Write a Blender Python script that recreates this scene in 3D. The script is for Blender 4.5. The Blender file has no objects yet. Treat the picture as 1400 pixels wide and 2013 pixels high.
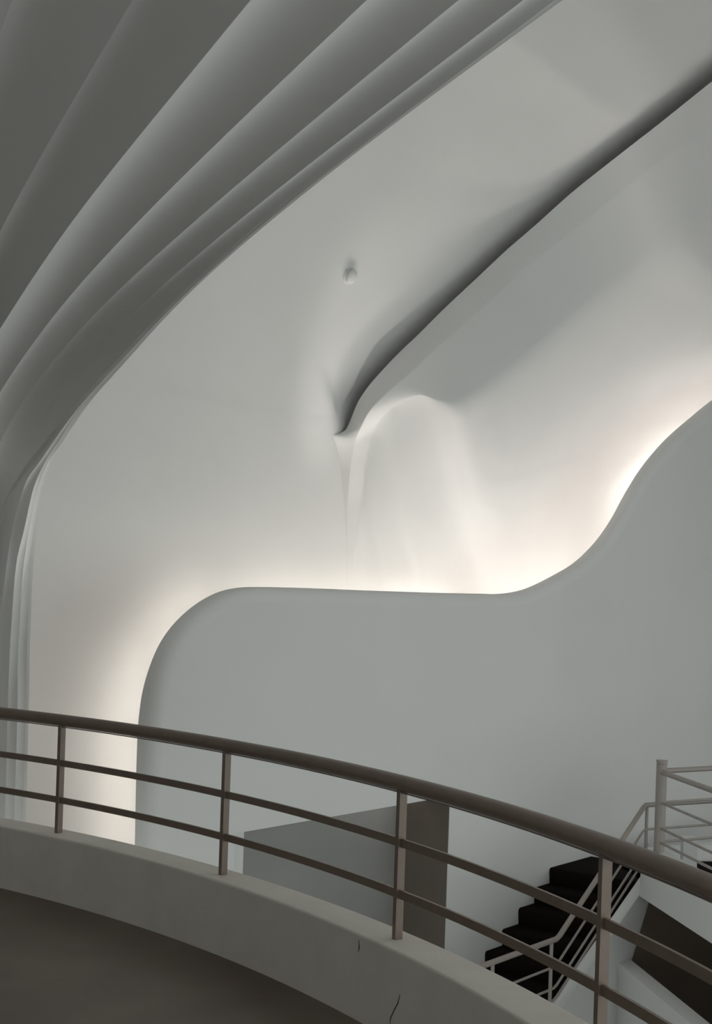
import bpy, math, random
import numpy as np
from mathutils import Vector, Matrix
from mathutils.geometry import tessellate_polygon

random.seed(4)
SC = bpy.context.scene
COL = SC.collection

# ------------------------------------------------------------------ camera
F = 2734.0            # focal length in pixels of the 1400 x 2013 frame
ROLL = 0.0338
YH = 1173.0           # pixel row of the horizon at mid frame
EZ = 1.70             # eye height above the balcony floor
cam_d = bpy.data.cameras.new('camera')
cam_d.sensor_fit = 'HORIZONTAL'
cam_d.sensor_width = 36.0
cam_d.lens = 36.0 * F / 1400.0
cam_d.shift_y = (YH - 2013 / 2) / 1400.0
cam_d.clip_end = 200
cam = bpy.data.objects.new('camera', cam_d)
COL.objects.link(cam)
_c, _s = math.cos(ROLL), math.sin(ROLL)
cam.matrix_world = Matrix(((_c, -_s, 0, 0), (0, 0, -1, 0), (_s, _c, 0, EZ), (0, 0, 0, 1)))
SC.camera = cam

# ------------------------------------------------------------------ light
world = bpy.data.worlds.new('world')
SC.world = world
world.use_nodes = True
bgn = world.node_tree.nodes['Background']
bgn.inputs[0].default_value = (0.93, 1.0, 0.98, 1)
bgn.inputs[1].default_value = 1.35
SC.view_settings.view_transform = 'Standard'
SC.view_settings.look = 'None'
SC.view_settings.exposure = 0.0
SC.view_settings.gamma = 1.0
SC.view_settings.use_curve_mapping = False
# unseen fill disc added over the hall to brighten parapet top and treads
hl_d = bpy.data.lights.new('hall_fill_light', 'AREA')
hl_d.shape = 'DISK'
hl_d.size = 2.2
hl_d.energy = 35
hl_d.color = (0.93, 1.0, 0.98)
hl = bpy.data.objects.new('hall_fill_light', hl_d)
hl.location = (5.1, 9.0, 7.3)
COL.objects.link(hl)
COVE_STRENGTH = 80.0


# ------------------------------------------------------------------ helpers
def ray(x, y):
    x -= 700.0
    y -= YH
    return np.array([(_c * x + _s * y) / F, 1.0, -(-_s * x + _c * y) / F])


EYE = np.array([0.0, 0.0, EZ])
# frame of the long hall wall: t runs along it, n stands out of it into the hall
Y0 = 11.3
WT = np.array([0.6, 0.8, 0.0])
WN = np.array([0.8, -0.6, 0.0])
WO = np.array([0.0, Y0, 0.0])


def W(t, n, z):
    p = WO + WT * t + WN * n
    return (p[0], p[1], z)


def to_tnz(p):
    d = np.array([p[0], p[1] - Y0, 0.0])
    return (float(d @ WT), float(d @ WN), float(p[2]))


def on_n(x, y, n):
    """point of the wall plane at stand-off n seen along a pixel, as (t, z)"""
    d = ray(x, y)
    k = (n + WN[1] * Y0) / (d @ WN)
    p = EYE + d * k
    t, _, z = to_tnz(p)
    return (t, z)


def at_depth(x, y, Y):
    return EYE + ray(x, y) * Y


def catmull(pts, sub):
    pts = [np.array(p, float) for p in pts]
    out = []
    for i in range(len(pts) - 1):
        p0 = pts[i - 1] if i > 0 else 2 * pts[0] - pts[1]
        p1, p2 = pts[i], pts[i + 1]
        p3 = pts[i + 2] if i + 2 < len(pts) else 2 * pts[-1] - pts[-2]
        # centripetal: no loops between unevenly spaced points
        t0 = 0.0
        t1 = t0 + max(np.linalg.norm(p1 - p0), 1e-6) ** 0.5
        t2 = t1 + max(np.linalg.norm(p2 - p1), 1e-6) ** 0.5
        t3 = t2 + max(np.linalg.norm(p3 - p2), 1e-6) ** 0.5
        for k in range(sub):
            t = t1 + (t2 - t1) * k / sub
            a1 = (t1 - t) / (t1 - t0) * p0 + (t - t0) / (t1 - t0) * p1
            a2 = (t2 - t) / (t2 - t1) * p1 + (t - t1) / (t2 - t1) * p2
            a3 = (t3 - t) / (t3 - t2) * p2 + (t - t2) / (t3 - t2) * p3
            b1 = (t2 - t) / (t2 - t0) * a1 + (t - t0) / (t2 - t0) * a2
            b2 = (t3 - t) / (t3 - t1) * a2 + (t - t1) / (t3 - t1) * a3
            out.append((t2 - t) / (t2 - t1) * b1 + (t - t1) / (t2 - t1) * b2)
    out.append(pts[-1])
    return out


def resample(pts, n):
    pts = np.array(pts, float)
    d = np.r_[0, np.cumsum(np.linalg.norm(np.diff(pts, axis=0), axis=1))]
    u = np.linspace(0, d[-1], n)
    return np.stack([np.interp(u, d, pts[:, k]) for k in range(pts.shape[1])], 1)


def smoothstep(a, b, x):
    x = np.clip((x - a) / (b - a), 0, 1)
    return x * x * (3 - 2 * x)


class MB:
    """collects faces; build() links them as one mesh object"""
    def __init__(self):
        self.v, self.f, self.s = [], [], []

    def add(self, vs, fs, smooth=False):
        o = len(self.v)
        self.v += [tuple(float(c) for c in p) for p in vs]
        for f in fs:
            self.f.append([o + i for i in f])
            self.s.append(smooth)
        return self

    def grid(self, rows, smooth=True, close=False):
        n, m = len(rows), len(rows[0])
        vs = [p for r in rows for p in r]
        fs = []
        for i in range(n - 1):
            for j in range(m if close else m - 1):
                k = (j + 1) % m
                fs.append((i * m + j, i * m + k, (i + 1) * m + k, (i + 1) * m + j))
        return self.add(vs, fs, smooth)

    def hexa(self, p):
        """8 corners: 0-3 bottom ring, 4-7 top ring"""
        return self.add(p, [(3, 2, 1, 0), (4, 5, 6, 7), (0, 1, 5, 4), (1, 2, 6, 5), (2, 3, 7, 6), (3, 0, 4, 7)])

    def tube(self, path, r, seg=12, cap=True):
        path = [Vector(p) for p in path]
        rows = []
        for i, p in enumerate(path):
            a = path[max(i - 1, 0)]
            b = path[min(i + 1, len(path) - 1)]
            d = (b - a).normalized()
            up = Vector((0, 0, 1)) if abs(d.z) < 0.95 else Vector((1, 0, 0))
            x = d.cross(up).normalized()
            y = x.cross(d)
            rows.append([p + (x * math.cos(k * 2 * math.pi / seg) + y * math.sin(k * 2 * math.pi / seg)) * r for k in range(seg)])
        self.grid(rows, True, True)
        if cap:
            self.add(rows[0], [tuple(range(seg))])
            self.add(rows[-1], [tuple(reversed(range(seg)))])
        return self

    def bar(self, path, w, h):
        """rectangular bar, w wide (level), h tall"""
        path = [Vector(p) for p in path]
        rows = []
        for i, p in enumerate(path):
            a = path[max(i - 1, 0)]
            b = path[min(i + 1, len(path) - 1)]
            d = b - a
            d.z = 0
            d.normalize()
            x = Vector((d.y, -d.x, 0)) * (w / 2)
            z = Vector((0, 0, h / 2))
            rows.append([p - x - z, p + x - z, p + x + z, p - x + z])
        self.grid(rows, False, True)
        self.add(rows[0], [(0, 1, 2, 3)])
        self.add(rows[-1], [(3, 2, 1, 0)])
        return self

    def build(self, name, mat, parent=None):
        me = bpy.data.meshes.new(name)
        me.from_pydata(self.v, [], self.f)
        me.polygons.foreach_set('use_smooth', self.s)
        me.validate()
        me.update()
        ob = bpy.data.objects.new(name, me)
        me.materials.append(mat)
        COL.objects.link(ob)
        if parent is not None:
            ob.parent = parent
            ob.matrix_parent_inverse = Matrix.Translation(-parent.location)
        return ob


def empty(name, loc=(0, 0, 0)):
    o = bpy.data.objects.new(name, None)
    o.location = loc
    COL.objects.link(o)
    return o


def tag(o, label, cat, kind=None, group=None):
    o['label'] = label
    o['category'] = cat
    if kind:
        o['kind'] = kind
    if group:
        o['group'] = group
    return o


# ------------------------------------------------------------------ materials
def material(name, col, rough=0.6, noise=0.0, nscale=8.0, bump=0.0, bscale=60.0, spec=0.3, col2=None):
    m = bpy.data.materials.new(name)
    m.use_nodes = True
    nt = m.node_tree
    b = nt.nodes['Principled BSDF']
    b.inputs['Roughness'].default_value = rough
    b.inputs['Specular IOR Level'].default_value = spec
    b.inputs['Base Color'].default_value = (*col, 1)
    tc = nt.nodes.new('ShaderNodeTexCoord')
    if noise or col2:
        n = nt.nodes.new('ShaderNodeTexNoise')
        n.inputs['Scale'].default_value = nscale
        n.inputs['Detail'].default_value = 6
        nt.links.new(tc.outputs['Object'], n.inputs['Vector'])
        r = nt.nodes.new('ShaderNodeValToRGB')
        c2 = col2 or tuple(c * (1 - noise) for c in col)
        r.color_ramp.elements[0].position = 0.35
        r.color_ramp.elements[1].position = 0.65
        r.color_ramp.elements[0].color = (*c2, 1)
        r.color_ramp.elements[1].color = (*col, 1)
        nt.links.new(n.outputs['Fac'], r.inputs['Fac'])
        nt.links.new(r.outputs['Color'], b.inputs['Base Color'])
    if bump:
        n2 = nt.nodes.new('ShaderNodeTexNoise')
        n2.inputs['Scale'].default_value = bscale
        n2.inputs['Detail'].default_value = 4
        nt.links.new(tc.outputs['Object'], n2.inputs['Vector'])
        bp = nt.nodes.new('ShaderNodeBump')
        bp.inputs['Strength'].default_value = bump
        bp.inputs['Distance'].default_value = 0.01
        nt.links.new(n2.outputs['Fac'], bp.inputs['Height'])
        nt.links.new(bp.outputs['Normal'], b.inputs['Normal'])
    return m


M_PLASTER = material('white_plaster', (0.78, 0.775, 0.76), 0.85, 0.03, 0.8, 0.04, 25, 0.15)
M_PARAPET = material('parapet_plaster', (0.80, 0.76, 0.70), 0.75, 0.07, 5.0, 0.10, 60, 0.2)
M_FLOOR = material('balcony_floor', (0.22, 0.175, 0.145), 0.42, 0.0, 0.9, 0.06, 30, 0.4, col2=(0.125, 0.086, 0.066))
M_RAIL = material('brown_rail_paint', (0.24, 0.18, 0.145), 0.40, 0.12, 14.0, 0.03, 90, 0.4)
M_TAUPE = material('taupe_rail_paint', (0.36, 0.32, 0.29), 0.42, 0.06, 10.0, 0.0, 60, 0.35)
M_CARPET = material('black_carpet', (0.012, 0.009, 0.007), 0.95, 0.3, 90.0, 0.3, 300, 0.05)
M_HALL = material('hall_floor', (0.12, 0.10, 0.088), 0.6, 0.1, 3.0)
M_BROWN = material('shade_brown_plaster', (0.20, 0.165, 0.14), 0.7, 0.08, 3.0, 0.03, 40, 0.2)  # shade of the jamb put into the colour; also keeps the opposite wall dim
M_RECESS = material('shade_grey_plaster', (0.36, 0.355, 0.34), 0.8, 0.04, 2.0, 0.03, 40, 0.15)  # dimness inside the passage painted in; on hall walls it cuts bounced light
M_UNDER = material('under_landing_shade', (0.11, 0.088, 0.07), 0.8, 0.1, 3.0, 0.03, 40, 0.15)  # darkness under the landing overhang mixed into the brown
M_PLASTIC = material('white_plastic', (0.74, 0.74, 0.72), 0.45, 0.02, 6.0, 0.0, 60, 0.4)
M_CRACK = material('crack_dirt', (0.12, 0.10, 0.085), 0.9, 0.2, 40.0)


def emitter(name, col, strength):
    m = bpy.data.materials.new(name)
    m.use_nodes = True
    nt = m.node_tree
    nt.nodes.clear()
    e = nt.nodes.new('ShaderNodeEmission')
    e.inputs[0].default_value = (*col, 1)
    e.inputs[1].default_value = strength
    o = nt.nodes.new('ShaderNodeOutputMaterial')
    nt.links.new(e.outputs[0], o.inputs[0])
    return m


M_UPLIGHT_B = emitter('bright_warm_uplight', (1.0, 0.925, 0.88), 200.0)
M_UPLIGHT_C = emitter('mid_warm_uplight', (1.0, 0.925, 0.88), 45.0)
M_LAMP_C = emitter('faint_warm_tube', (1.0, 0.925, 0.86), 18.0)
M_LAMP_B = emitter('soft_warm_tube', (1.0, 0.925, 0.86), 36.0)
M_LAMP = emitter('warm_white_tube', (1.0, 0.925, 0.84), COVE_STRENGTH)

# ------------------------------------------------------------------ the vault: back wall curving over into the ceiling
N_BACK = -1.50
VZ0, VA, VB = 2.4, 4.6, 5.2
VNC = N_BACK + VA


def vault_dist(n, z):
    """signed distance into the hall from the vault (approximate)"""
    if z < VZ0:
        return n - N_BACK
    if n > VNC:
        return VZ0 + VB - z
    e = math.hypot((n - VNC) / VA, (z - VZ0) / VB)
    g = math.hypot((n - VNC) / VA ** 2, (z - VZ0) / VB ** 2) / max(e, 1e-6)
    return (1 - e) / max(g, 1e-6)


def vault_hit(x, y, off):
    """point seen along a pixel on the surface that lies off inside the vault"""
    d = ray(x, y)
    a, b = 1.0, 40.0
    for _ in range(60):
        m = (a + b) / 2
        t, n, z = to_tnz(EYE + d * m)
        if vault_dist(n, z) > off:
            a = m
        else:
            b = m
    return EYE + d * a


# outline of the raised layer: outer foot, edge of its rim, edge of its bevel, face behind the lower panel
ST = [
    # P1            P2            P3            P5            d2    d3    d5
    ((684, 1210), (685, 1210), (694, 1210), (696, 1245), 0.001, 0.002, 0.005),
    ((680, 1125), (682, 1125), (692, 1125), (692, 1230), 0.001, 0.004, 0.006),
    ((675, 1040), (682, 1040), (702, 1035), (720, 1230), 0.006, 0.020, 0.015),
    ((671, 980), (684, 985), (712, 975), (750, 1230), 0.030, 0.055, 0.03),
    ((667, 920), (689, 925), (720, 910), (780, 1230), 0.112, 0.148, 0.06),
    ((661, 876), (694, 888), (730, 868), (810, 1230), 0.165, 0.213, 0.08),
    ((656, 857), (699, 868), (739, 846), (830, 1230), 0.195, 0.243, 0.09),
    ((667, 852), (704, 853), (746, 830), (845, 1230), 0.240, 0.288, 0.09),
    ((680, 844), (710, 839), (755, 817), (865, 1230), 0.285, 0.333, 0.11),
    ((691, 821), (717, 824), (766, 806), (885, 1230), 0.315, 0.375, 0.11),
    ((704, 790), (728, 806), (782, 796), (910, 1230), 0.345, 0.417, 0.12),
    ((724, 760), (746, 786), (802, 786), (940, 1230), 0.360, 0.480, 0.12),
    ((749, 731), (775, 759), (830, 778), (975, 1230), 0.375, 0.591, 0.12),
    ((781, 697), (804, 734), (863, 790), (1010, 1225), 0.390, 0.750, 0.14),
    ((823, 657), (848, 692), (895, 797), (1045, 1210), 0.405, 0.885, 0.15),
    ((871, 609), (898, 650), (935, 772), (1085, 1190), 0.420, 0.972, 0.15),
    ((936, 548), (962, 592), (990, 733), (1135, 1160), 0.435, 1.011, 0.15),
    ((1000, 488), (1026, 534), (1058, 682), (1185, 1115), 0.450, 1.026, 0.15),
    ((1050, 445), (1078, 491), (1112, 640), (1220, 1070), 0.450, 1.050, 0.15),
    ((1125, 378), (1155, 430), (1190, 577), (1275, 990), 0.450, 1.050, 0.15),
    ((1200, 318), (1228, 371), (1265, 520), (1330, 930), 0.450, 1.050, 0.15),
    ((1300, 240), (1326, 294), (1360, 446), (1410, 860), 0.450, 1.050, 0.15),
    ((1400, 160), (1427, 222), (1460, 375), (1490, 800), 0.450, 1.050, 0.15),
    ((1550, 45), (1578, 105), (1610, 265), (1640, 690), 0.450, 1.050, 0.15),
    ((1720, -80), (1750, -20), (1780, 140), (1800, 580), 0.450, 1.050, 0.15),
]
P1 = [vault_hit(*s[0], -0.01) for s in ST]
TAPER = [float(smoothstep(14, 21, i)) for i in range(len(ST))]
P2 = [vault_hit(*s[1], s[4] * (0.6 - 0.2 * k)) for s, k in zip(ST, TAPER)]
P3 = [vault_hit(*s[2], s[4] * (0.6 - 0.2 * k) + (s[5] - s[4]) * (0.8 - 0.22 * k)) for s, k in zip(ST, TAPER)]
P5 = [vault_hit(*s[3], s[6]) for s in ST]
SUB = 8
C1, C2, C3, C5 = (np.array(catmull(p, SUB)) for p in (P1, P2, P3, P5))
# the line in the (t, arc-height) chart of the vault where the raised layer meets it


def arc_coord(n, z):
    """height measured along the vault profile"""
    if z <= VZ0:
        return z
    th = math.atan2((z - VZ0) / VB, (VNC - n) / VA)
    k = np.linspace(0, th, 40)
    ds = np.hypot(VA * np.sin(k), VB * np.cos(k))
    return VZ0 + float(np.sum((ds[1:] + ds[:-1]) / 2 * np.diff(k)))


FOOT = np.array([(lambda q: (q[0], arc_coord(q[1], q[2])))(to_tnz(p)) for p in C1])
FOOT_W = smoothstep(6.0, 11.0, np.arange(len(FOOT)) / SUB)   # depth of the hollow along the foot line

# vault mesh
prof = []            # (n, z, normal n, normal z, arc)
for z in np.r_[np.arange(-5.0, -0.2, 0.4), -0.04]:
    prof.append((N_BACK, z, 1, 0))
for z in np.arange(0.0, VZ0, 0.035):
    prof.append((N_BACK, z, 1, 0))
for th in np.linspace(0, math.pi / 2, 190):
    nn = VNC - VA * math.cos(th)
    zz = VZ0 + VB * math.sin(th)
    g = np.array([math.cos(th) / VA, -math.sin(th) / VB])
    g /= np.linalg.norm(g)
    prof.append((nn, zz, g[0], g[1]))
for nn in np.r_[np.arange(VNC + 0.5, VNC + 5.0, 0.5), 9.4]:
    prof.append((nn, VZ0 + VB, 0, -1))
arcs = np.array([arc_coord(p[0], p[1]) if p[0] <= VNC else 99 for p in prof])
ts = np.r_[np.arange(-7, -3.2, 0.3), np.arange(-3.2, -0.6, 0.06), np.arange(-0.6, 1.6, 0.022), np.arange(1.6, 9, 0.06), np.arange(9, 18, 0.5)]
ts = ts[np.r_[True, np.diff(ts) > 0.015]]
rows = []
seg_a = FOOT[:-1]
seg_d = FOOT[1:] - FOOT[:-1]
seg_l = (seg_d ** 2).sum(1) + 1e-12
for i, (n, z, gn, gz) in enumerate(prof):
    row = []
    a = arcs[i]
    for t in ts:
        dep = 0.0
        if 1.5 < a < 20 and -0.5 < t < 14:
            q = np.array([t, a])
            u = np.clip(((q - seg_a) * seg_d).sum(1) / seg_l, 0, 1)
            dd = ((seg_a + seg_d * u[:, None] - q) ** 2).sum(1)
            k = int(np.argmin(dd))
            d = math.sqrt(dd[k])
            cr = seg_d[k, 0] * (q[1] - seg_a[k, 1]) - seg_d[k, 1] * (q[0] - seg_a[k, 0])
            sw = np.exp(-np.minimum((dd - dd[k]) / 0.02, 60))
            w = float((FOOT_W[:-1] * sw).sum() / sw.sum())
            if cr > 0:                     # above / left of the foot line
                dep = 0.20 * w * math.exp(-(d / 0.42) ** 2)
            else:
                dep = 0.20 * w
        row.append(W(t, n - gn * dep, z - gz * dep))
    rows.append(row)
Z_CUT = [i for i, p in enumerate(prof) if p[1] > -0.05][0]
vm = MB().grid(rows[Z_CUT:])
vm.grid(rows[:Z_CUT + 1])
vault = vm.build('ceiling', M_PLASTER)
tag(vault, 'smooth white plaster vault rising from the wall into the ceiling', 'ceiling', 'structure')

# raised layer on the vault
rows = []
for a, b, c, e in zip(C1, C2, C3, C5):
    r = [a, a + (b - a) * 0.5, b + (a - b) * 0.04, b, b + (c - b) * 0.04]
    w1 = c + (b - c) * 0.12
    w2 = c + (e - c) * 0.06
    r.append(b + (c - b) * 0.4)
    for k in range(0, 9):
        u = k / 8
        r.append(w1 * (1 - u) ** 2 + c * 2 * u * (1 - u) + w2 * u * u)
    for k in range(1, 9):
        u = k / 8
        mid = w2 * 0.42 + e * 0.58 - WN * 0.15 * min(1.0, len(rows) / 60)
        r.append(w2 * (1 - u) ** 2 + mid * 2 * u * (1 - u) + e * u * u)
    rows.append(r)
layer = MB().grid(rows).build('wall_upper', M_PLASTER)
tag(layer, 'raised white plaster wave with bevelled rim climbing above the lit cove', 'wall', 'structure')

# ------------------------------------------------------------------ the lower panel with its light cove
N_EDGE = -0.15
outer_px = [(262, 1760), (265, 1660), (267, 1560), (269, 1480), (272, 1420), (280, 1360), (295, 1308), (315, 1263), (340, 1228), (370, 1199),
            (400, 1178), (432, 1163), (470, 1155), (520, 1154), (600, 1156), (700, 1160), (850, 1165), (940, 1167), (985, 1167), (1030, 1158),
            (1089, 1130), (1128, 1106), (1161, 1075), (1185, 1045), (1203, 1017), (1224, 978), (1238, 954), (1253, 930), (1283, 891),
            (1313, 859), (1358, 820), (1400, 786), (1480, 735), (1600, 680)]
outer = np.array(catmull([on_n(x, y, N_EDGE) for x, y in outer_px], 8))
outer = np.r_[[[outer[0, 0] - 0.01, -5.0]], outer]
outer = np.r_[outer, [[outer[-1, 0] + 4, outer[-1, 1] + 1.2]]]
tg = np.gradient(outer, axis=0)
tg /= np.linalg.norm(tg, axis=1)[:, None]
inn = np.stack([tg[:, 1], -tg[:, 0]], 1)          # inward in the (t, z) plane
pm = MB()
RB = 0.11
rings = [[W(p[0], N_EDGE, p[1]) for p in outer], [W(p[0], -RB, p[1]) for p in outer]]
for k in range(1, 8):
    a = k / 7 * math.pi / 2
    q = outer + inn * RB * (1 - math.cos(a))
    rings.append([W(p[0], -RB * (1 - math.sin(a)), p[1]) for p in q])
pm.grid(rings)
SOF = -0.065
T_OPEN0, T_OPEN1 = -1.381, 1.512
inner = [tuple(p) for p in (outer + inn * RB)]
t_end = inner[-1][0]
polygon = inner + [(t_end, -5.0), (T_OPEN1, -5.0), (T_OPEN1, SOF), (T_OPEN0, SOF), (T_OPEN0, -5.0)]
tri = tessellate_polygon([[Vector((p[0], p[1], 0)) for p in polygon]])
pm.add([W(p[0], 0.0, p[1]) for p in polygon], [tuple(t) for t in tri], True)
# reveals of the opening
NB = -0.30
pm.grid([[W(T_OPEN0, 0, -5), W(T_OPEN0, 0, SOF), W(T_OPEN1, 0, SOF), W(T_OPEN1, 0, -5)],
         [W(T_OPEN0, NB, -5), W(T_OPEN0, NB, SOF), W(T_OPEN1, NB, SOF), W(T_OPEN1, NB, -5)]], smooth=False)
panel = pm.build('wall_front', M_PLASTER)
tag(panel, 'large white curved wall panel with glowing cove behind its wavy top edge', 'wall', 'structure')

# recess below the panel
rm = MB()
NJ = -0.55                    # depth of the jamb
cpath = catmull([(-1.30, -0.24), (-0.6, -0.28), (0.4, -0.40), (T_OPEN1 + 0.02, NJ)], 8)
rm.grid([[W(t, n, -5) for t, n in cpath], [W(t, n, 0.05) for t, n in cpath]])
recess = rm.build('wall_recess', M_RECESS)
pil = MB()
path = [(T_OPEN0 - 0.1, -0.10), (-1.165, -0.10), (-1.165, -0.26)]
pil.grid([[W(t, n, -5) for t, n in path], [W(t, n, SOF) for t, n in path]], smooth=False)
pil.build('pilaster', M_PLASTER, recess)
dm = MB()
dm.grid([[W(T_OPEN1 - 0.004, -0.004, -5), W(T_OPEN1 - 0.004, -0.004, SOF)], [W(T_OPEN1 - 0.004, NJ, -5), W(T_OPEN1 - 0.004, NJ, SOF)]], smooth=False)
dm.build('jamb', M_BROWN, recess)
tag(recess, 'shaded curved wall inside the passage opening under the panel', 'wall', 'structure')

# cove tubes hidden behind the panel edge
pieces = [(1, 60), (64, 100), (103, 138), (142, 176), (202, 244), (252, 275)]
COVE_LABELS = ['warm glow tube hidden behind the upright left edge of the panel', 'warm glow tube hidden behind the rounded top left corner of the panel',
               'warm glow tube hidden behind the left half of the level panel top', 'warm glow tube hidden behind the right half of the level panel top',
               'warm glow tube hidden behind the upper bend of the S shaped panel edge', 'warm glow tube hidden behind the panel edge at the right side']
for (a, b), cove_label in zip(pieces, COVE_LABELS):
    pts = []
    for i in range(a, min(b, len(outer) - 1)):
        nn, off = (-1.15, 0.17) if outer[i, 0] < 2 else (-0.95, 0.22)
        k = (6.78 - nn) / (6.78 - N_EDGE)
        q = np.array([-9.04 + (outer[i, 0] + 9.04) * k, EZ + (outer[i, 1] - EZ) * k]) + inn[i] * off
        if q[1] < -1.5:
            continue
        pts.append(W(q[0], nn, q[1]))
    pts = resample(pts, 14)
    mb = MB().tube(pts, 0.003, 6)
    o = mb.build('cove_light', M_LAMP if outer[a, 0] < -0.9 else (M_LAMP_C if outer[a, 0] < 2.6 else M_LAMP_B))
    tag(o, cove_label, 'light', group='cove light tubes')

# straight uplights standing deep in the cove
UP_LABELS = ['deep uplight behind the level panel top below the raised wave', 'deep uplight behind the panel below the S shaped bend', 'deep uplight behind the climbing panel edge at the right']
for up_label, (ta, za, tb, zb, tn, mat) in zip(UP_LABELS, ((2.2, -2.0, 4.6, -2.0, -0.60, M_UPLIGHT_B), (4.7, -1.2, 7.2, -0.6, -0.95, M_UPLIGHT_B), (7.4, 1.9, 11.5, 3.6, -1.05, M_UPLIGHT_C))):
    o = MB().tube([W(ta, tn, za), W(tb, tn, zb)], 0.022, 8).build('cove_uplight', mat)
    tag(o, up_label, 'light', group='cove uplights')

# spot uplight standing in the cove, washing the vault
spd = bpy.data.lights.new('cove_spot', 'SPOT')
spd.energy = 130
spd.color = (1.0, 0.95, 0.90)
spd.spot_size = math.radians(34)
spd.spot_blend = 1.0
spd.shadow_soft_size = 0.06
spo = bpy.data.objects.new('cove_spot', spd)
COL.objects.link(spo)
spo.location = W(0.45, -0.40, 0.9)
spo.rotation_euler = (Vector(tuple(vault_hit(735, 640, 0))) - Vector(spo.location)).to_track_quat('-Z', 'Y').to_euler()

# ------------------------------------------------------------------ fluted ceiling beside the camera
RV = np.array([-0.3902, 0.9207, 0.0])
QV = np.array([0.9207, 0.3902, 0.0])


def on_q(x, y, q):
    d = ray(x, y)
    k = q / (d @ QV)
    p = EYE + d * k
    return (float(p @ RV), float(p[2]))


EDGES = [
    (0.48, [(22, 0), (0, 55)]),
    (0.69, [(265, 0), (200, 90), (120, 235), (60, 335), (0, 452)]),
    (0.86, [(492, 0), (375, 145), (300, 240), (200, 350), (125, 445), (60, 555), (0, 645)]),
    (1.09, [(725, 0), (700, 25), (500, 205), (400, 305), (280, 425), (200, 505), (125, 595), (50, 695), (0, 772)]),
    (1.28, [(905, 0), (700, 164), (550, 288), (450, 378), (350, 462), (275, 527), (175, 628), (100, 715), (40, 797), (0, 870)]),
    (1.41, [(1035, 0), (700, 246), (550, 368), (450, 447), (350, 530), (250, 626), (150, 727), (85, 812), (40, 880), (0, 947)]),
    (1.48, [(1092, 0), (700, 280), (550, 397), (450, 484), (350, 580), (300, 632), (200, 740), (130, 815), (65, 897), (48, 919), (18, 968), (0, 1023)]),
    (1.53, [(1102, 0), (700, 288), (550, 408), (450, 494), (350, 589), (245, 702), (155, 800), (105, 868), (75, 912), (53, 943), (39, 981), (22, 1050), (10, 1135), (0, 1223)]),
    (1.59, [(1107, 0), (700, 292), (550, 412), (450, 497), (350, 592), (248, 704), (160, 801), (110, 876), (95, 897), (81, 923), (65, 961), (48, 1039), (32, 1107), (24, 1204), (19, 1284), (15.5, 1391), (10, 1600)]),
    (1.65, [(1111, 0), (700, 294), (550, 414), (450, 499), (350, 594), (249, 705), (163, 802), (112, 880), (97, 902), (86, 926), (69, 981), (55, 1052), (45, 1123), (39, 1220), (35.5, 1284), (34.5, 1391), (28, 1600)]),
    (1.71, [(1115, 0), (900, 146), (700, 296), (550, 416), (450, 501), (350, 596), (250, 707), (165, 804), (113, 884), (98, 903), (88, 926), (78, 981), (67, 1052), (60, 1110), (55, 1220), (52, 1317), (51, 1391), (45, 1600)]),
]
NE = 200
curves = []
for q, px in EDGES:
    rz = [on_q(x, y, q) for x, y in px]
    r0, z0 = rz[0]
    r1, z1 = rz[min(4, len(rz) - 1)]
    sl0 = np.clip((z1 - z0) / (r1 - r0), -0.08, 0.0)
    start = [(r, z0 + sl0 * (r - r0)) for r in (-2.0, -0.5, r0 * 0.5)]
    rl, zl = rz[-1]
    if zl > 1.6:       # the leg leaves the frame: carry the arch on down
        rleg = 10.4
        tail = [(rl + (rleg - rl) * math.sin(a), zl - (zl - 0.4) * (1 - math.cos(a))) for a in (0.5, 0.9, 1.25, 1.5)] + [(rleg, -0.8), (rleg, -2.2)]
    else:
        tail = [(rl, zl - 0.8), (rl, -2.2)] if zl > -0.6 else [(rl, -2.2)]
    crv = resample(catmull(start + rz + tail, 8), 400)
    ds = np.linalg.norm(crv[1] - crv[0])
    sig = np.interp(crv[:, 0], [0, 5, 7.0, 8.0], [0.9, 0.7, 0.25, 0.06])
    idx = np.arange(400)
    sm = crv.copy()
    for k in range(5, 395):
        wgt = np.exp(-0.5 * ((idx - k) * ds / min(sig[k], k * ds / 2, (399 - k) * ds / 2)) ** 2)
        sm[k] = (crv * wgt[:, None]).sum(0) / wgt.sum()
    crv = resample(sm, NE)
    curves.append((q, crv))


def P_rq(q, r, z):
    p = QV * q + RV * r
    return (p[0], p[1], z)


ribs = empty('ceiling_fluted', (0, 0, 2.9))
tag(ribs, 'fluted shadowy plaster ceiling whose ribs bend down into the wall', 'ceiling', 'structure')
for i in range(len(curves) - 1):
    (qa, ca), (qb, cb) = curves[i], curves[i + 1]
    tgm = np.gradient((ca + cb) / 2, axis=0)
    tgm /= np.linalg.norm(tgm, axis=1)[:, None] + 1e-9
    nrm = np.stack([-tgm[:, 1], tgm[:, 0]], 1)     # outward: up over the ceiling, away over the legs
    wdt = np.hypot(qb - qa, np.linalg.norm(cb - ca, axis=1))
    rows = []
    for k in range(11):
        v = k / 10
        base = ca * (1 - v) + cb * v
        sag = 4 * v * (1 - v) * (0.24 if i < 2 else 0.17)
        p = base + nrm * (sag * np.minimum(wdt, 0.35))[:, None]
        rows.append([P_rq(qa * (1 - v) + qb * v, r, z) for r, z in p])
    MB().grid(rows).build('rib', M_PLASTER, ribs)
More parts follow.
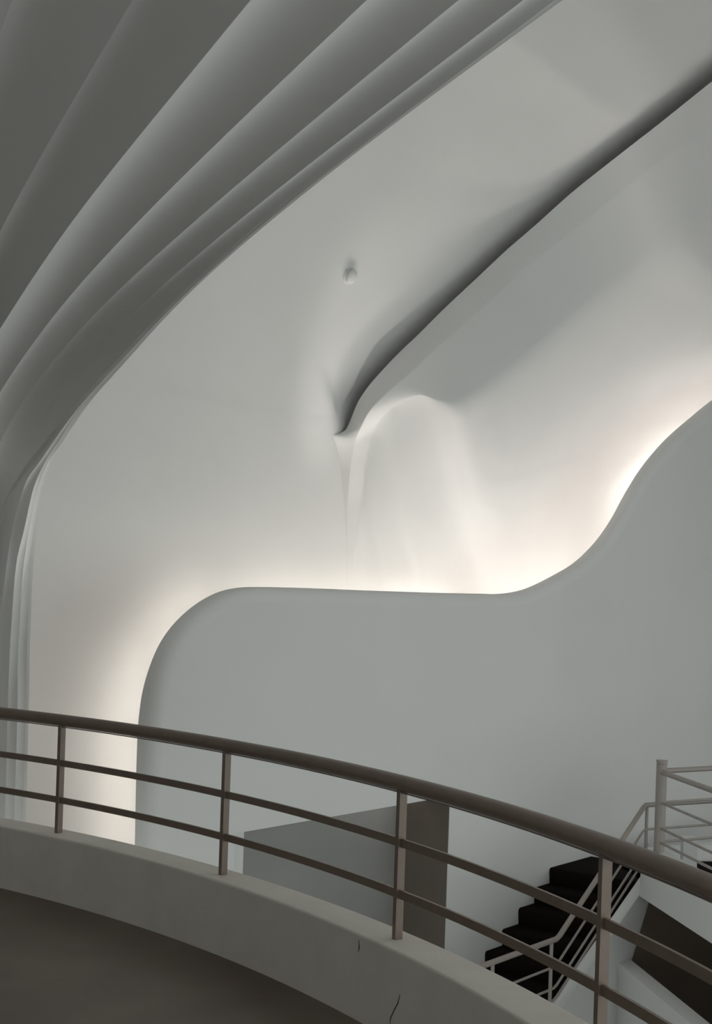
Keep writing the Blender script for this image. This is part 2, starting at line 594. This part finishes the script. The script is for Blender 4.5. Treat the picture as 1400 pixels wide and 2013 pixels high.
# fascia behind the last rib and flat ceiling above the camera
q, crv = curves[-1]
fas = MB().grid([[P_rq(q, r, z) for r, z in crv], [P_rq(q + 0.02, r + 0.0, z + 0.02) for r, z in crv],
                 [P_rq(q + 0.02, r + 0.35, z + 0.6) for r, z in crv], [P_rq(q - 0.6, r + 0.5, z + 0.7) for r, z in crv]], smooth=False)
fas.build('fascia', M_PLASTER, ribs)
q, crv = curves[0]
fl = MB().grid([[P_rq(q, r, z) for r, z in crv], [P_rq(q - 0.5, r, z) for r, z in crv], [P_rq(-4.5, r, z) for r, z in crv]])
fl.build('flat_ceiling', M_PLASTER, ribs)

# the walls of the promenade behind the camera and to its left
eb = MB().grid([[P_rq(-4.5, -2.0, -0.3), P_rq(1.6, -2.0, -0.3)], [P_rq(-4.5, -2.0, 3.4), P_rq(1.6, -2.0, 3.4)]], smooth=False).build('wall_back', M_PLASTER)
tag(eb, 'plain plaster wall of the promenade behind the balcony', 'wall', 'structure')
el = MB().grid([[P_rq(-4.5, -2.0, -0.3), P_rq(-4.5, 10.0, -0.3)], [P_rq(-4.5, -2.0, 3.4), P_rq(-4.5, 10.0, 3.4)]], smooth=False).build('wall_left', M_PLASTER)
tag(el, 'plain plaster wall along the left of the promenade', 'wall', 'structure')
eo = MB().grid([[W(-9, 9.3, 3.2), W(13, 9.3, 3.2)], [W(-9, 9.3, 9), W(13, 9.3, 9)]], smooth=False).grid(
    [[W(-9, 9.3, -5.0), W(13, 9.3, -5.0)], [W(-9, 9.3, -1.6), W(13, 9.3, -1.6)]], smooth=False).build('wall_opposite', M_BROWN)
tag(eo, 'plaster wall around the long window on the opposite side of the hall', 'wall', 'structure')
eh = MB().grid([[W(-6.9, -1.6, 3.4), W(-6.9, 9.4, 3.4)], [W(-6.9, -1.6, 8), W(-6.9, 9.4, 8)]], smooth=False).build('wall_hall_end', M_RECESS)
tag(eh, 'plain upper wall of the hall above the fluted promenade ceiling', 'wall', 'structure')
er = MB().grid([[W(13, -1.5, -5), W(13, 9, -5)], [W(13, -1.5, 9), W(13, 9, 9)]], smooth=False).build('wall_right', M_RECESS)
tag(er, 'plain plaster wall closing the far right end of the hall', 'wall', 'structure')

# ------------------------------------------------------------------ balcony: floor, parapet, railing
CX, CY, CR = -6.4242, 1.7359, 7.640
PT, PH = 0.10, 0.346


def arc(r, z, a0, a1, n):
    return [(CX + r * math.cos(a), CY + r * math.sin(a), z) for a in np.radians(np.linspace(a0, a1, n))]


A0, A1, NA = -35, 85, 160
fm = MB()
fm.grid([arc(0.05, 0, A0, A1, NA), arc(3.0, 0, A0, A1, NA), arc(CR - PT + 0.01, 0, A0, A1, NA)])
floor = fm.build('floor', M_FLOOR)
tag(floor, 'dark brown worn balcony floor inside the curved parapet', 'floor', 'structure')
sec = []
ri, ro, rr = CR - PT, CR + PT, 0.010
sec += [(ri, -0.3), (ri, 0.0), (ri, PH - rr - 0.01), (ri, PH - rr)]
sec += [(ri + rr * (1 - math.cos(a)), PH - rr * (1 - math.sin(a))) for a in np.linspace(0.2, math.pi / 2, 5)]
sec += [(ri + rr + 0.01, PH), (ro - rr - 0.01, PH)]
sec += [(ro - rr * (1 - math.sin(a)), PH - rr * (1 - math.cos(a))) for a in np.linspace(0.0, math.pi / 2, 5)]
sec += [(ro, PH - rr - 0.01), (ro, 0.0), (ro, -0.45), (ro - 1.5, -0.45)]
wob = np.random.RandomState(2)
rows = []
for j, (r, z) in enumerate(sec):
    rows.append(arc(r, z, A0, A1, NA))
par = MB().grid(rows).build('wall_parapet', M_PARAPET)
tag(par, 'low curved off-white parapet wall along the balcony edge', 'wall', 'structure')
# hairline cracks in the parapet
for px, w in (([(705, 1848), (706, 1862), (704, 1872)], 0.0035), ([(786, 1955), (782, 1972), (775, 1985), (768, 2000), (766, 2013)], 0.003)):
    vs = []
    for x, y in px:
        d = ray(x, y)
        # meet the inner face of the parapet
        aa = d[0] ** 2 + 1
        bb = -2 * (CX * d[0] + CY)
        cc = CX * CX + CY * CY - (ri - 0.0015) ** 2
        k = (-bb + math.sqrt(bb * bb - 4 * aa * cc)) / (2 * aa)
        vs.append(EYE + d * k)
    ups = []
    for i, p in enumerate(vs):
        e = w * (0.25 if i in (0, len(vs) - 1) else 1)
        tdir = np.array([-(p[1] - CY), p[0] - CX, 0])
        tdir /= np.linalg.norm(tdir)
        rad = np.array([p[0] - CX, p[1] - CY, 0])
        rad /= np.linalg.norm(rad)
        ups.append([p - tdir * e, p + tdir * e, p + tdir * e + rad * 0.01, p - tdir * e + rad * 0.01])
    MB().grid(ups, smooth=False, close=True).build('crack', M_CRACK, par)

HR = 0.966
rail = empty('balcony_railing', (CX + CR, CY, PH))
tag(rail, 'brown painted metal railing with round handrail curving along the balcony parapet', 'railing')
MB().tube(arc(CR, HR, A0, A1, 140), 0.032, 18).build('handrail', M_RAIL, rail)
MB().bar(arc(CR, HR - 0.037, A0, A1, 140), 0.024, 0.003).build('rail_strip', M_RAIL, rail)
for z in (HR - 0.236, HR - 0.4394):
    MB().bar(arc(CR, z, A0, A1, 140), 0.012, 0.034).build('mid_rail', M_RAIL, rail)
ANG = [50.78 + 10.52 * k for k in range(-8, 4)]
for a in ANG:
    ar = math.radians(a)
    rd = np.array([math.cos(ar), math.sin(ar), 0])
    td = np.array([-rd[1], rd[0], 0])
    c = np.array([CX, CY, 0]) + rd * CR
    hw, hd = 0.0125, 0.017
    ring = [c - rd * hd - td * hw, c + rd * hd - td * hw, c + rd * hd + td * hw, c - rd * hd + td * hw]
    mb = MB()
    mb.hexa([p + np.array([0, 0, PH - 0.01]) for p in ring] + [p + np.array([0, 0, HR - 0.028]) for p in ring])
    mb.build('post', M_RAIL, rail)

# ------------------------------------------------------------------ stair
NS = 1.0                      # clear width
ZL = -0.966
RISE, RUN = 0.1555, 0.299
stair = empty('staircase', W(1.6, 0.5, -2.0))
tag(stair, 'black carpeted stair with white side kerb against the plain wall', 'staircase')
for k in range(0, 9):
    t0, z = 3.40 - RUN * k, ZL - RISE * k
    run_in = RUN + 0.02 if k else 0.9
    r = 0.03
    sec = [(t0 + 0.012, z - RISE - 0.01), (t0 + 0.004, z - RISE * 0.5), (t0, z - r * 1.3)]
    sec += [(t0 + r * (1 - math.cos(a)), z - r * (1 - math.sin(a))) for a in np.linspace(0.2, math.pi / 2, 5)]
    sec += [(t0 + run_in, z), (t0 + run_in, z - RISE - 0.01)]
    mb = MB()
    m = len(sec)
    mb.grid([[W(t, 0.003, z_) for t, z_ in sec], [W(t, NS, z_) for t, z_ in sec]], smooth=True)
    mb.add([W(t, NS, z_) for t, z_ in sec], [tuple(range(m))])
    mb.build('step', M_CARPET, stair)
# kerb: parallel to the flight, then level at the foot
ka, kb = on_n(1255, 1729, NS), on_n(1079, 1980, NS)
sl = (ka[1] - kb[1]) / (ka[0] - kb[0])
NK = NS + 0.11


def kerb_z(t):
    return ka[1] + sl * (t - ka[0])


tA, tB = 1.0, ka[0] + 0.06
mb = MB()
bot = -5.0
mb.hexa([W(tA, NS, bot), W(tB, NS, bot), W(tB, NK, bot), W(tA, NK, bot),
         W(tA, NS, kerb_z(tA)), W(tB, NS, kerb_z(tB)), W(tB, NK, kerb_z(tB)), W(tA, NK, kerb_z(tA))])
mb.build('kerb', M_PLASTER, stair)

# stair railing
NR = NS + 0.05
sr = empty('stair_railing', W(1.5, NR, -1.9))
tag(sr, 'taupe metal stair railing with cranked handrail above the black carpeted stair', 'railing')
hb = on_n(1097, 1845, NR)
ht = on_n(1268, 1583, NR)
UPD = np.array([0.86, 0.51, 0.0])
for k, (dz, kind) in enumerate(((0.0, 'handrail'), (0.235, 'mid_rail'), (0.42, 'mid_rail'), (0.525, 'mid_rail'))):
    bt, bz = hb[0] - 0.02 * (k > 0), hb[1] - dz
    tt, tz = ht[0], ht[1] - dz * 1.0
    p = [np.array(W(bt - 2.2, NR, bz)), np.array(W(bt - 0.03, NR, bz)), np.array(W(bt + 0.03, NR, bz + 0.02)),
         np.array(W(tt - 0.03, NR, tz - 0.02))]
    if k < 2:
        a = np.array(W(tt + 0.02, NR, tz))
        p += [a, a + UPD * 0.8, a + UPD * 1.6 + np.array([0.06, -0.03, 0])]
    else:
        tt2 = tt - 0.05
        p[-1] = np.array(W(tt2, NR, tz + (tt2 - tt) * 0.6 - 0.02))
        p += [np.array(W(tt2 + 0.14, NR, tz + (tt2 + 0.14 - tt) * 0.6 - 0.02))]
    (MB().tube(p, 0.024, 12) if k == 0 else MB().tube(p, 0.0115, 8)).build(kind, M_TAUPE, sr)
pt_top = ht[0] + 0.05
for t, z0, z1 in ((hb[0] - 0.11, hb[1] - 0.8, hb[1]), (hb[0] - 1.08, hb[1] - 0.8, hb[1]), (pt_top, kerb_z(pt_top) - 0.1, ht[1])):
    MB().tube([W(t, NR, z0), W(t, NR, z1)], 0.0165, 10).build('post', M_TAUPE, sr)

# ------------------------------------------------------------------ landing at the head of the stair
YN = 13.05
nw = at_depth(1301, 1513, YN)
FD = np.array([0.13, -0.99, 0.0])
FD /= np.linalg.norm(FD)
FS = np.array([-FD[1], FD[0], 0.0])     # to the right of that line
nb = np.array([nw[0], nw[1], 0.0])
KT = -0.60                              # kerb top
lm = MB()


def strip(mb, o, d, s, l0, l1, w0, w1, z0, z1):
    c = [o + d * l0 + s * w0, o + d * l1 + s * w0, o + d * l1 + s * w1, o + d * l0 + s * w1]
    mb.hexa([(p[0], p[1], z0) for p in c] + [(p[0], p[1], z1) for p in c])


land = MB()
strip(land, nb, FD, FS, -1.5, 5.5, 0.02, 4.0, -1.10, ZL)
lo = land.build('floor_landing', M_CARPET)
tag(lo, 'black carpeted landing at the head of the stair', 'floor', 'structure')
kb_ = MB()
strip(kb_, nb, FD, FS, -0.12, 5.5, -0.13, 0.09, -1.04, KT)
ko = kb_.build('wall_landing', M_PLASTER)
tag(ko, 'white landing edge beam under the right hand railing', 'wall', 'structure')

lr = empty('landing_railing', (nw[0], nw[1], KT))
tag(lr, 'taupe metal landing railing with capped round newel post', 'railing')
top = 1.70 - (1501 - 1193) * YN / F
npst = MB().tube([(nw[0], nw[1], KT - 0.03), (nw[0], nw[1], top)], 0.05, 20).build('newel_post', M_TAUPE, lr)
MB().tube([(nw[0], nw[1], top), (nw[0], nw[1], top + 0.008), (nw[0], nw[1], top + 0.012)], 0.043, 20).build('cap_neck', M_TAUPE, lr)
MB().tube([(nw[0], nw[1], top + 0.010), (nw[0], nw[1], top + 0.035)], 0.053, 20).build('cap', M_TAUPE, lr)
for k, yp in enumerate((1517, 1577, 1627, 1655)):
    z = EZ - (yp - 1193) * YN / F
    o = np.array([nw[0], nw[1], z])
    rad = (0.025, 0.0125, 0.0125, 0.0125)[k]
    p = [o + FD * l + FS * 0.008 * l * l for l in np.linspace(0.02, 5.4, 14)]
    MB().tube(p, rad, 12).build('handrail' if k == 0 else 'mid_rail', M_TAUPE, lr)
    if k != 2:
        z2 = z + (0.01 if k == 0 else 0)
        o = np.array([nw[0], nw[1], z2])
        p = [o + UPD * l - np.array([-0.51, 0.86, 0]) * -0.03 * l * l for l in np.linspace(0.02, 2.6, 10)]
        MB().tube(p, rad, 12).build('handrail' if k == 0 else 'mid_rail', M_TAUPE, lr)
# far kerb and stub pier on the landing
fk = MB()
o = at_depth(1318, 1690, 14.6)
o[2] = 0
UPN = np.array([-0.51, 0.86, 0])
strip(fk, o, UPD, UPN, -0.3, 3.0, 0.0, 0.14, ZL - 0.1, 1.70 - (1668 - 1194) * 14.6 / F)
fo = fk.build('trim_1', M_PLASTER)
tag(fo, 'low white kerb at the back of the landing', 'trim', 'structure')
pm_ = MB()
o = at_depth(1354, 1690, 14.2)
o[2] = 0
strip(pm_, o, np.array([1., 0, 0]), np.array([0, 1., 0]), -0.072, 0.072, -0.06, 0.06, ZL - 0.02, 1.70 - (1645 - 1195) * 14.2 / F)
po = pm_.build('trim_2', M_PLASTER)
tag(po, 'short white stub pier standing on the landing behind the railing', 'trim', 'structure')

# below the landing: low wall, dark back wall
lw = MB()
o = at_depth(1232, 1907, 12.6)
zt = float(o[2])
ob_ = np.array([o[0], o[1], 0])
strip(lw, ob_, FD, FS, -0.35, 5.5, 0.0, 0.16, -5.0, zt)
lo2 = lw.build('wall_lower', M_PLASTER)
tag(lo2, 'low white wall below the landing at lower right', 'wall', 'structure')
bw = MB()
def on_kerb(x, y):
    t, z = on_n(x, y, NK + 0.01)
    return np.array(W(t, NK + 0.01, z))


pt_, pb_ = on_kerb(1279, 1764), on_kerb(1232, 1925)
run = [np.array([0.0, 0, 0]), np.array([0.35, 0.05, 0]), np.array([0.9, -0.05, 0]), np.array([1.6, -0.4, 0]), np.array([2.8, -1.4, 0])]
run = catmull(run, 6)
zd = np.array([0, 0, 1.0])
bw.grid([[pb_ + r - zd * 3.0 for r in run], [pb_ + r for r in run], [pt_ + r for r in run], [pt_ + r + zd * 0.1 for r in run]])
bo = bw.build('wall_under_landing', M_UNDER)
tag(bo, 'shadowed wall under the landing behind the low white wall', 'wall', 'structure')

hf = MB().grid([[W(-9, -1, -4.6), W(16, -1, -4.6)], [W(-9, 9, -4.6), W(16, 9, -4.6)]])
ho = hf.build('floor_hall', M_HALL)
tag(ho, 'floor of the hall far below the balcony', 'floor', 'structure')

# ------------------------------------------------------------------ smoke detector on the vault
hit = vault_hit(686, 541, 0.0)
t_, n_, z_ = to_tnz(hit)
g = np.array([-(n_ - VNC) / VA ** 2, -(z_ - VZ0) / VB ** 2])
g /= np.linalg.norm(g)
nv = Vector(tuple(WN * g[0] + np.array([0, 0, g[1]])))
sd = empty('smoke_detector', tuple(hit))
tag(sd, 'small round white smoke detector on the bright vault', 'smoke detector')
ex = nv.orthogonal().normalized()
ey = nv.cross(ex)


def lathe(mb, prof_, seg=24):
    rows_ = [[Vector(hit) + nv * h + (ex * math.cos(k * 2 * math.pi / seg) + ey * math.sin(k * 2 * math.pi / seg)) * r for k in range(seg)] for r, h in prof_]
    mb.grid(rows_, True, True)
    mb.add(rows_[-1], [tuple(range(seg))])
    return mb


lathe(MB(), [(0.0775, -0.02), (0.0775, 0.014), (0.0725, 0.018)]).build('base_plate', M_PLASTIC, sd)
lathe(MB(), [(0.0625, 0.016), (0.0625, 0.030), (0.0675, 0.034), (0.0675, 0.046), (0.0550, 0.058), (0.02, 0.063)]).build('sensor_head', M_PLASTIC, sd)
